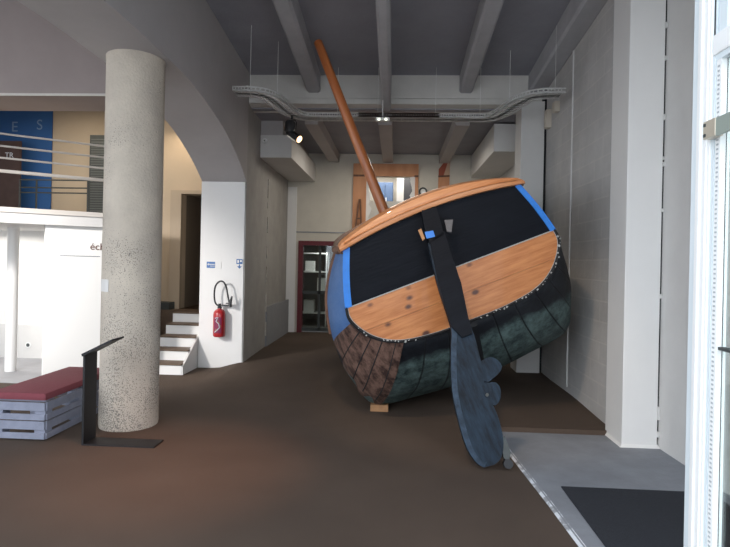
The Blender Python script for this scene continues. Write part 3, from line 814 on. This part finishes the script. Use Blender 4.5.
# ------------------------------------------------------------------ pallet bench with red cushion
pb = thing('pallet_bench', 'slatted pallet bench with blue haze mixed into its colour at the left edge of the hall', 'bench', (-3.12, 4.78, 0))
BW, BD = .50, 1.15
for lvl in range(2):
    z = .02 + lvl * .17
    for xx in (-BW, -.10):
        for yy in (0, BD / 2 - .05, BD - .10):
            obj('spacer_block', bx(xx, xx + .10, yy, yy + .10, z + .02, z + .115), M['pallet'], pb)
    for yy in (-.012, BD - .006):
        obj('side_slat', bx(-BW, .0, yy, yy + .018, z, z + .055, bev=.003), M['pallet'], pb)
        obj('side_slat', bx(-BW, .0, yy, yy + .018, z + .085, z + .16, bev=.003), M['pallet'], pb)
    for xx in (-.006,):
        obj('side_slat', bx(xx, xx + .018, 0.006, BD, z, z + .055, bev=.003), M['pallet'], pb)
        obj('side_slat', bx(xx, xx + .018, 0.006, BD, z + .085, z + .16, bev=.003), M['pallet'], pb)
for k in range(6):
    y = .02 + k * (BD - .16) / 5
    obj('top_slat', bx(-BW + .01, -.01, y, y + .12, .352, .37), M['pallet'], pb)
bm = bx(-3.63, -3.10, 4.75, 5.96, .372, .442, bev=.025)
tag(obj('seat_cushion', bm, M['mauve'], smooth=True), 'flat dull red cushion covering the pallet bench', 'cushion')

# ------------------------------------------------------------------ BOAT
HEEL = R(-21.7)
BO = Vector((.62, 5.4, 1.452))
YAW = R(6)
boat = thing('wooden_boat', 'old black and blue wooden fishing boat heeled over with its bare pine stern facing out', 'boat', BO)
boat.rotation_euler = (0, HEEL, YAW)
BR = Matrix.Rotation(YAW, 3, 'Z') @ Matrix.Rotation(HEEL, 3, 'Y')
def loc(p): return BR.inverted() @ (Vector(p) - BO)
# half sections (u, w) from sheer to keel; seven control points each
ST = [
 (0.0,  [(.91, .74), (1.01, .48), (1.09, .20), (1.09, .04), (.95, -.16), (.72, -.29), (.36, -.345), (0, -.35)]),
 (0.22, [(.93, .75), (1.06, .48), (1.16, .20), (1.19, -.03), (1.10, -.34), (.86, -.56), (.44, -.66), (0, -.68)]),
 (0.50, [(.95, .76), (1.11, .48), (1.23, .20), (1.29, -.11), (1.24, -.54), (1.02, -.82), (.55, -.92), (0, -.95)]),
 (0.90, [(.96, .78), (1.16, .49), (1.29, .20), (1.36, -.2), (1.32, -.68), (1.18, -1.02), (.68, -1.11), (0, -1.16)]),
 (1.7,  [(.97, .80), (1.18, .50), (1.33, .2), (1.40, -.22), (1.38, -.70), (1.12, -1.04), (.6, -1.15), (0, -1.2)]),
 (2.7,  [(.96, .84), (1.14, .53), (1.26, .22), (1.30, -.2), (1.24, -.64), (.95, -.98), (.48, -1.14), (0, -1.22)]),
 (3.7,  [(.85, .97), (.98, .62), (1.04, .28), (1.0, -.16), (.84, -.58), (.60, -.90), (.28, -1.10), (0, -1.2)]),
 (4.5,  [(.55, 1.06), (.58, .70), (.56, .32), (.48, -.12), (.36, -.5), (.22, -.82), (.10, -1.02), (0, -1.12)]),
 (5.15, [(.05, 1.16), (.05, .78), (.045, .38), (.04, -.04), (.035, -.4), (.03, -.68), (.02, -.86), (0, -.95)]),
]
def cr(p0, p1, p2, p3, t):
    return .5 * ((2 * p1) + (-p0 + p2) * t + (2 * p0 - 5 * p1 + 4 * p2 - p3) * t * t + (-p0 + 3 * p1 - 3 * p2 + p3) * t ** 3)
def hs(t, y):
    """hull surface; t in [-1,1] from port sheer through keel to starboard sheer, y along the boat"""
    side = -1 if t < 0 else 1
    a = (1 - abs(t)) * 7           # 0 at sheer, 7 at the keel
    ys = [s[0] for s in ST]
    j = max(i for i in range(len(ys) - 1) if ys[i] <= y + 1e-9)
    f = (y - ys[j]) / (ys[j + 1] - ys[j])
    def sec(s):
        i = min(int(a), 6); g = a - i
        P_ = ST[s][1]
        p = [Vector(P_[max(0, min(7, k))]) for k in (i - 1, i, i + 1, i + 2)]
        if i + 2 > 7: p[3] = Vector((-P_[6][0], P_[6][1]))
        return cr(*p, g)
    n = len(ST)
    f = max(0, min(1, f))
    if j == 0:
        q = sec(0).lerp(sec(1), f)
    else:
        q = cr(sec(max(j - 1, 0)), sec(j), sec(j + 1), sec(min(j + 2, n - 1)), f)
    return Vector((side * max(q.x, 0), y, q.y))
def hull_patch(t0, t1, y0, y1, nt, ny, off=0.0, shape=None):
    bm = bmesh.new(); uvl = bm.loops.layers.uv.new('UVMap'); g = []
    for j in range(ny + 1):
        y = y0 + (y1 - y0) * j / ny; row = []
        for i in range(nt + 1):
            t = t0 + (t1 - t0) * i / nt
            yy = y if shape is None else y0 + (shape(t) - y0) * j / ny
            p = hs(t, yy)
            if off:
                e = .004
                du = hs(min(1, t + e), yy) - hs(max(-1, t - e), yy)
                dy = hs(t, min(5.15, yy + .02)) - hs(t, max(0, yy - .02))
                nn = du.cross(dy)
                if nn.length > 1e-9:
                    nn.normalize()
                    if nn.dot(p - Vector((0, yy, 0))) < 0: nn = -nn
                    p = p + nn * off
            row.append((bm.verts.new(p), t, yy))
        g.append(row)
    for j in range(ny):
        for i in range(nt):
            q = (g[j][i], g[j][i + 1], g[j + 1][i + 1], g[j + 1][i])
            f = bm.faces.new([v[0] for v in q])
            for l, v in zip(f.loops, q): l[uvl].uv = (v[1] * 11, v[2])
    return bm
hull = obj('hull_planking', hull_patch(-1, 1, 0, 5.15, 112, 70), M['hull'], boat, smooth=True)
md = hull.modifiers.new('thickness', 'SOLIDIFY'); md.thickness = .04; md.offset = -1
# port quarter: faded blue topside and bare rotten planks below it
def ta(a): return -(1 - a / 7)
obj('port_side_panel', hull_patch(ta(0.02), ta(2.95), 0.0, 1.0, 24, 14, off=.010, shape=lambda t: .95), M['portblue'], boat, smooth=True, label='faded blue side planking')
def rotshape(t):
    a = (1 + t) * 7
    return .80 + .10 * math.sin(a * 9) - .10 * max(0, a - 4.5)
rot = hull_patch(ta(2.95), ta(5.12), 0.0, .8, 36, 14, off=.014, shape=rotshape)
obj('port_quarter_planks', rot, M['rotten'], boat, smooth=True, label='bare weathered brown planks')
for k, a in enumerate((3.45, 3.95, 4.4, 4.9)):
    pts = [hs(ta(a), y) + Vector((-.012, -.0, -.012)) for y in [i * .07 for i in range(11)]]
    obj('plank_seam', tube(bmesh.new(), pts, .007, 6), M['dkjoint'], boat)
# brown rub rail down the after edge of the port side
for s in (-1, 1):
    pts = [hs(s * (1 - .0 / 7), y) + Vector((s * .02, 0, .0)) for y in [0.0 + .15 * i for i in range(35)]]
    bm = bmesh.new(); tube(bm, pts, .045, 8)
    obj('gunwale', bm, M['rubrail'], boat, smooth=True)
pts = [hs(ta(a), .93) + Vector((-.01, 0, 0)) for a in [i * .25 for i in range(12)]]
obj('fender_strip', tube(bmesh.new(), pts, .03, 8), M['rubrail'], boat, smooth=True)
# transom
def half0(n=60):
    pts = []
    for i in range(n + 1):
        pts.append(hs(1 - i / n, 0))
    return pts
hp = half0()
def transom_outline(wlo, whi):
    r_ = [p for p in hp if wlo - 1e-6 <= p.z <= whi + 1e-6]
    return r_
WB = .195
top_arc = [(u, .74 + .09 * (1 - (u / .91) ** 2)) for u in [.91 - 1.82 * i / 24 for i in range(25)]]
up = [p for p in hp if p.z >= WB]
def cross(w):
    for a, b in zip(hp, hp[1:]):
        if a.z >= w >= b.z: return a.lerp(b, (a.z - w) / (a.z - b.z)).x
ub = cross(WB)
right = [Vector((p.x, 0, p.z)) for p in up[1:]] + [Vector((ub, 0, WB))]
poly = [Vector((u, 0, w)) for u, w in top_arc][::-1]     # port -> starboard
poly = poly + right + [Vector((-p.x, 0, p.z)) for p in right[::-1]]
bm = bmesh.new(); prism(bm, [p + Vector((0, -.012, 0)) for p in poly], (0, .05, 0))
obj('transom_panel', bm, M['boatblack'], boat, label='black painted upper transom')
lowp = [p for p in hp if p.z < WB]
poly = [Vector((ub, 0, WB - .004))] + [Vector((p.x, 0, p.z)) for p in lowp] + [Vector((-p.x, 0, p.z)) for p in lowp[-2::-1]] + [Vector((-ub, 0, WB - .004))]
seamz = -.075
def clip(poly, lo, hi):
    out = []
    n = len(poly)
    for i in range(n):
        a, b = poly[i], poly[(i + 1) % n]
        if lo <= a.z <= hi: out.append(a)
        for c in (lo, hi):
            if (a.z - c) * (b.z - c) < 0:
                out.append(a.lerp(b, (c - a.z) / (b.z - a.z)))
    # sort crossings along edge direction properly
    cx = sum(p.x for p in out) / len(out); czv = sum(p.z for p in out) / len(out)
    out.sort(key=lambda p: math.atan2(p.z - czv, p.x - cx))
    return out
for lo, hi in ((seamz + .003, WB), (-1, seamz)):
    bm = bmesh.new(); prism(bm, [p + Vector((0, -.012, 0)) for p in clip(poly, lo, hi)], (0, .05, 0))
    obj('transom_board', bm, M['pine'], boat, label='bare varnished pine board')
# pale line between black and pine
obj('transom_line', bx(-ub + .02, ub - .02, -.018, -.011, WB - .006, WB + .004), M['caulk'], boat)
# hull plank ends standing proud around the pine: dark edge
edge = [Vector((s * p.x, -.012, p.z)) for s, L_ in ((-1, hp), (1, hp[-2::-1])) for p in L_ if p.z < WB + .02]
obj('plank_end_rim', tube(bmesh.new(), edge, .016, 8), M['hull'], boat, smooth=True)
rr = random.Random(11)
cp = resample([Vector(e) for e in edge], .035)
for i in range(1, len(cp) - 1):
    if rr.random() < (.12 if -.5 < cp[i].x < .15 else (.75 if cp[i].x > 0 else .45)):
        t = (cp[i + 1] - cp[i - 1]).normalized(); t = (t + Vector((rr.uniform(-.6, .6), 0, rr.uniform(-.6, .6)))).normalized(); n_ = Vector((-t.z, 0, t.x))
        c = cp[i] + n_ * rr.uniform(-.010, .012); l = rr.uniform(.003, .014); w = rr.uniform(.004, .012)
        pl = [c - n_ * l - t * w * rr.uniform(.5, 1), c + n_ * l * .6 - t * w, c + n_ * l + t * w * rr.uniform(.2, .8), c - n_ * l * .5 + t * w]
        bm = bmesh.new(); prism(bm, pl, (0, -.017, 0))
        obj('caulking_tuft', bm, M['caulk'], boat, label='white tuft of old caulking' )
obj('caulking_line', tube(bmesh.new(), [p + Vector((p.x * -.016, -.004, .012)) for p in edge], .0035, 5), M['caulk'], boat)
# bright blue edge strips
for s in (-1, 1):
    inn, out = [], []
    for p in [Vector((.915, 0, .745))] + [Vector((q.x, 0, q.z)) for q in up if q.z < .73] + [Vector((ub, 0, WB))]:
        wdt = .045 if s > 0 else .058
        out.append(Vector((s * (p.x + .012), -.026, p.z))); inn.append(Vector((s * (p.x - wdt), -.026, p.z)))
    bm = bmesh.new(); prism(bm, out + inn[::-1], (0, .013, 0))
    obj('edge_strip', bm, M['tape'], boat, label='bright blue edge strip')
# curved capping rail (taffrail)
bm = bmesh.new(); N = 44
rings = []
for i in range(N + 1):
    u = -.955 + 1.915 * i / N
    q = (u / .93) ** 2
    lo_, hi_ = .73 + .09 * (1 - q), .80 + .16 * (1 - q)
    if abs(u) > .9: hi_ -= 5 * (abs(u) - .9) ** 2 + .1 * (abs(u) - .9)
    prof = [(-.06, lo_), (-.068, lo_ + .02), (-.062, hi_ - .05), (-.045, hi_ - .008), (-.02, hi_), (.16, hi_ + .03), (.17, hi_), (.16, lo_ + .02), (0, lo_ - .01)]
    rings.append([bm.verts.new(Vector((u, y, h))) for y, h in prof])
for a, b in zip(rings, rings[1:]):
    for k in range(len(prof)): bm.faces.new((a[k], a[(k + 1) % len(prof)], b[(k + 1) % len(prof)], b[k]))
bm.faces.new(rings[0]); bm.faces.new(rings[-1][::-1])
obj('capping_rail', bm, M['railpine'], boat, smooth=True, label='thick curved pale wood capping rail')
bm = bmesh.new(); pts = [Vector((u, -.068, .73 + .09 * (1 - (u / .93) ** 2) + .05)) for u in [-.9 + 1.8 * i / 30 for i in range(31)]]
obj('rail_bead', tube(bm, pts, .007, 6), M['pine'], boat)
# deck
bm = bmesh.new()
rows = []
for j in range(36):
    y = .03 + 5.05 * j / 35
    p = hs(1 - .9 / 7, y)
    rows.append([bm.verts.new((p.x * f, y, p.z + .04 * (1 - f * f))) for f in (-1, -.66, -.33, 0, .33, .66, 1)])
for a, b in zip(rows, rows[1:]):
    for k in range(6): bm.faces.new((a[k], a[k + 1], b[k + 1], b[k]))
obj('deck', bm, M['rubrail'], boat)
# sternpost and keel
bm = bmesh.new()
kp = [hs(0, y) for y in [0.0 + .12 * i for i in range(43)]]
prism(bm, [Vector((-.05, p.y, p.z + .02)) for p in kp] + [Vector((-.05, p.y, p.z - .07)) for p in kp[::-1]], (.1, 0, 0))
obj('keel', bm, M['hull'], boat)
# mast
ba, ta_ = at(385, 214, 6.95), at(317.5, 41, 6.9)
d = (ba - ta_).normalized()
pts = [loc(ta_ + d * s) for s in (0, .02, .5, 1.2, 2.0, 2.45, 3.2)]
obj('mast', tube(bmesh.new(), pts, [.042, .055, .058, .062, .066, .068, .07], 20), M['polewood'], boat, smooth=True, label='long round varnished wooden mast')
# rudder: lies in a plane raked aft towards the floor
top3 = at(431, 213, 5.26); bot3 = at(484, 466, 4.50)
axis_ = (bot3 - top3).normalized(); lat = BR @ Vector((1, 0, 0))
nR = axis_.cross(lat).normalized()
if nR.y > 0: nR = -nR
RP = lambda px, py: onplane(px, py, top3, nR)
def plate(px, th, off=0):
    pts = [loc(RP(*q) + nR * off) for q in px]
    bm = bmesh.new(); ext = (BR.inverted() @ (-nR)) * th
    prism(bm, pts, ext); return bm
def spl(px, n=4):
    v = smoothpath([(x, y, 0) for x, y in px], n); return [(q.x, q.y) for q in v]
left = [(428, 243), (437, 282), (447, 313), (451.5, 330), (451, 349), (452, 388), (458, 419), (466.5, 447), (476, 462), (484, 467.5)]
rightp = [(494, 465), (501, 458), (503.5, 443), (500.5, 425), (495, 409), (489, 399), (484, 390), (484, 382), (484, 372), (481, 361), (474.5, 336), (468, 318), (463.5, 296), (457, 270), (449, 250), (441, 232)]
blade = spl(left, 4) + spl(rightp, 4)
bm = plate(blade, .085)
bmesh.ops.bevel(bm, geom=[e for e in bm.edges if len(e.link_faces) == 2 and e.calc_face_angle(0) > .8], offset=.008, segments=2, affect='EDGES')
rud = obj('rudder', bm, M['rudder'], boat, label='long dark blue weathered rudder turned over')
# worn leading edge strip
strip = left[2:]; inner = [(x + 5.5, y - 1) for x, y in strip[:-1]] + [(487, 462)]
obj('worn_edge', plate(spl(strip) + spl(inner[::-1]), .02, off=.006), M['rudderedge'], rud)
l1 = [(481, 361), (487, 357.5), (494, 357.5), (500, 362), (502, 367.5), (499, 373), (494, 377.5), (489, 381.5), (484, 381)]
l2 = [(484, 382), (489, 382.5), (495, 382), (499.5, 386), (501, 393), (500, 400), (496, 405), (490, 403), (484, 396)]
for l in (l1, l2):
    obj('rounded_lug', plate(spl(l, 3), .07, off=-.008), M['rudder'], rud)
def bmcyl(a, b, r): return tube(bmesh.new(), [loc(a), loc(b)], r, 12)
for q in ((446.5, 293), (487, 395), (462, 320)):
    c = RP(*q); obj('bolt', bmcyl(c - nR * .03, c + nR * .014, .014), M['dark'], rud)
# stock head and cheeks
obj('rudder_head', plate([(421.5, 212), (436, 208.5), (439.5, 219), (444, 236), (429.5, 244), (424.5, 229)], .13, off=.03), M['boatblack'], rud)
obj('stock', plate([(430, 243), (444, 232), (452, 258), (461, 284), (468, 318), (472, 334), (462, 338), (451, 327), (444, 305), (438.5, 283)], .05, off=.03), M['boatblack'], rud)
obj('blue_patch', plate([(424.5, 233.5), (433, 232), (435, 238), (426.5, 240)], .006, off=.037), M['tape'], rud, label='small bright blue patch')
obj('metal_tab', plate([(418, 231.5), (421, 230), (425, 240), (422.5, 242)], .01, off=.036), M['chock'], rud)
obj('hinge_strap', plate([(444.5, 220), (453, 219.5), (451.5, 232), (447, 231.5)], .02, off=-.0), M['stripe'], rud, label='grey metal tab')
# iron heel fitting
a_, b_ = RP(501, 440), RP(509, 459)
obj('heel_strap', plate([(500, 438), (504.5, 436), (511, 452), (509, 462), (504, 458)], .05, off=-.01), M['dark'], rud)
c = RP(508.5, 464)
c.z = max(c.z, .045)
obj('heel_roller', bmcyl(c - nR * .07, c + nR * .0, .038), M['black'], rud, smooth=False)
# gudgeon irons joining rudder to the transom
for q in ((440, 262), (456, 322)):
    c = RP(*q); e = Vector((c.x, 5.42, c.z))
    obj('gudgeon', bmcyl(c - nR * .05, e + Vector((0, .12, 0)), .025), M['dark'], rud)

# wooden chock below the port bilge
p = at(379.5, 412, 6.25)
tag(obj('wooden_chock', bx(p.x - .10, p.x + .10, 6.10, 6.20, floor_h(0, 6.1), .092, bev=.006), M['chock']), 'small light wooden chock on the carpet under the boat\'s bilge', 'chock')

# ------------------------------------------------------------------ glazed entrance door at the right
dr = struct('door_3', bx(1.072, 1.14, 2.02, 2.06, 0, 5.0), M['frame2'])
sb = bx(1.065, 1.13, 1.935, 2.02, 0, 5.0, bev=.003)
box(sb, 1.059, 1.07, 1.985, 2.0, 0, 5.0, bev=.002); box(sb, 1.061, 1.07, 1.95, 1.962, 0, 5.0, bev=.002)
obj('stile', sb, M['frame'], dr)
obj('inner_bead', bx(1.07, 1.12, 1.918, 1.935, 0, 5.0), M['frame2'], dr)
obj('glazing_gasket', bx(1.073, 1.11, 1.888, 1.915, 0, 2.40), M['frame'], dr)
bm = bmesh.new()
for k in range(150): box(bm, 1.0715, 1.0735, 1.896, 1.907, .05 + k * .0155, .05 + k * .0155 + .006)
obj('gasket_slots', bm, mat('gasket_slot_grey', (.42, .46, .48), .7), dr)
obj('stile', bx(1.065, 1.13, 1.0, 1.08, 0, 5.0, bev=.004), M['frame'], dr)
obj('mid_rail', bx(1.065, 1.13, 1.08, 1.93, 2.405, 2.475, bev=.006), M['frame'], dr)
obj('rail_bead', bx(1.072, 1.12, 1.08, 1.93, 2.385, 2.405), M['frame2'], dr)
obj('bottom_rail', bx(1.065, 1.13, 1.08, 1.93, 0, .2, bev=.006), M['frame'], dr)
obj('pane', bx(1.092, 1.100, 1.08, 1.888, .2, 2.385), M['glass'], dr)
obj('pane', bx(1.092, 1.100, 1.08, 1.888, 2.475, 4.9), M['glass'], dr)
obj('glazing_bar', bx(1.08, 1.11, 1.08, 1.888, 1.412, 1.422), M['dark'], dr)
obj('upper_seam', bx(1.068, 1.075, 1.919, 1.926, 2.475, 4.95), M['dark'], dr)
obj('upper_stile', bx(1.075, 1.12, 1.865, 1.91, 2.475, 4.95), M['frame2'], dr)
hb = obj('bracket', bx(1.04, 1.068, 1.86, 1.93, 2.12, 2.18, bev=.003), M['brass'], dr)
for z in (2.127, 2.162): obj('screw', bx(1.037, 1.041, 1.913, 1.924, z, z + .01), M['dark'], hb)
obj('closer_arm', bx(1.042, 1.052, 1.3, 1.86, 2.118, 2.178, bev=.002), mat('grey_green_metal', (.36, .42, .38), .4, metal=.3), dr, label='grey-green flat metal closer arm')
obj('lower_latch', box(bx(1.035, 1.068, 1.865, 1.93, .64, .70, bev=.003), 1.03, 1.069, 1.86, 1.935, .70, .708), M['brass'], dr)

# ------------------------------------------------------------------ light
w = bpy.data.worlds.new('world'); C.world = w; w.use_nodes = True
bg = w.node_tree.nodes['Background']
bg.inputs[0].default_value = (.86, .92, 1.0, 1)
bg.inputs[1].default_value = 1.0
def area(name, loc_, rot, sx_, sy_, e, c):
    l = bpy.data.lights.new(name, 'AREA'); l.shape = 'RECTANGLE'; l.size = sx_; l.size_y = sy_; l.energy = e; l.color = c
    o = bpy.data.objects.new(name, l); o.location = loc_; o.rotation_euler = rot; col.objects.link(o); return o
def spot(name, loc_, target, e, c, ang, blend=.6, r=.05):
    l = bpy.data.lights.new(name, 'SPOT'); l.energy = e; l.color = c; l.spot_size = R(ang); l.spot_blend = blend; l.shadow_soft_size = r
    o = bpy.data.objects.new(name, l); o.location = loc_
    o.rotation_euler = (Vector(target) - Vector(loc_)).to_track_quat('-Z', 'Y').to_euler(); col.objects.link(o); return o
spot('hall_spot', (-1.3, 3.7, 4.6), (-1.85, 4.3, 0), 170, (1, .42, .18), 36, blend=1)
spot('boat_spot', (-.6, 2.8, 4.4), (.5, 5.4, 1.5), 85, (1, .78, .56), 45)
spot('aisle_fill', (-5.4, 3.6, 2.9), (-4.3, 7.2, 1.15), 300, (1, .95, .91), 52, blend=.8, r=.2)  # added fill to brighten the white wall under the mezzanine, no fixture there
area('left_room_fill', (-6.2, 7.9, 2.0), (0, 0, 0), 1.2, .5, 12, (1, .96, .9))  # added fill standing in for window daylight in the left room
area('mezzanine_lamp', (-5.0, 8.2, 4.3), (0, 0, 0), 1.5, .6, 11, (1, .84, .64))
area('stair_lamp', (-3.6, 9.0, 3.9), (0, 0, 0), .5, .5, 2, (1, .8, .58))
area('back_fill', (-.1, 10.2, 3.84), (0, 0, 0), 1.6, .5, 15, (1, .92, .80))  # fill added to brighten the low back part, source unknown
area('upper_room_lamp', (-.2, 13.6, 4.1), (0, 0, 0), 1.6, 1.0, 24, (1, .96, .92))
area('store_lamp', (-1.6, 13.0, 2.05), (0, 0, 0), .6, .3, 2, (1, .98, .95))

C.view_settings.view_transform = 'Standard'
C.view_settings.look = 'None'
C.view_settings.gamma = 1
C.view_settings.exposure = 1.62
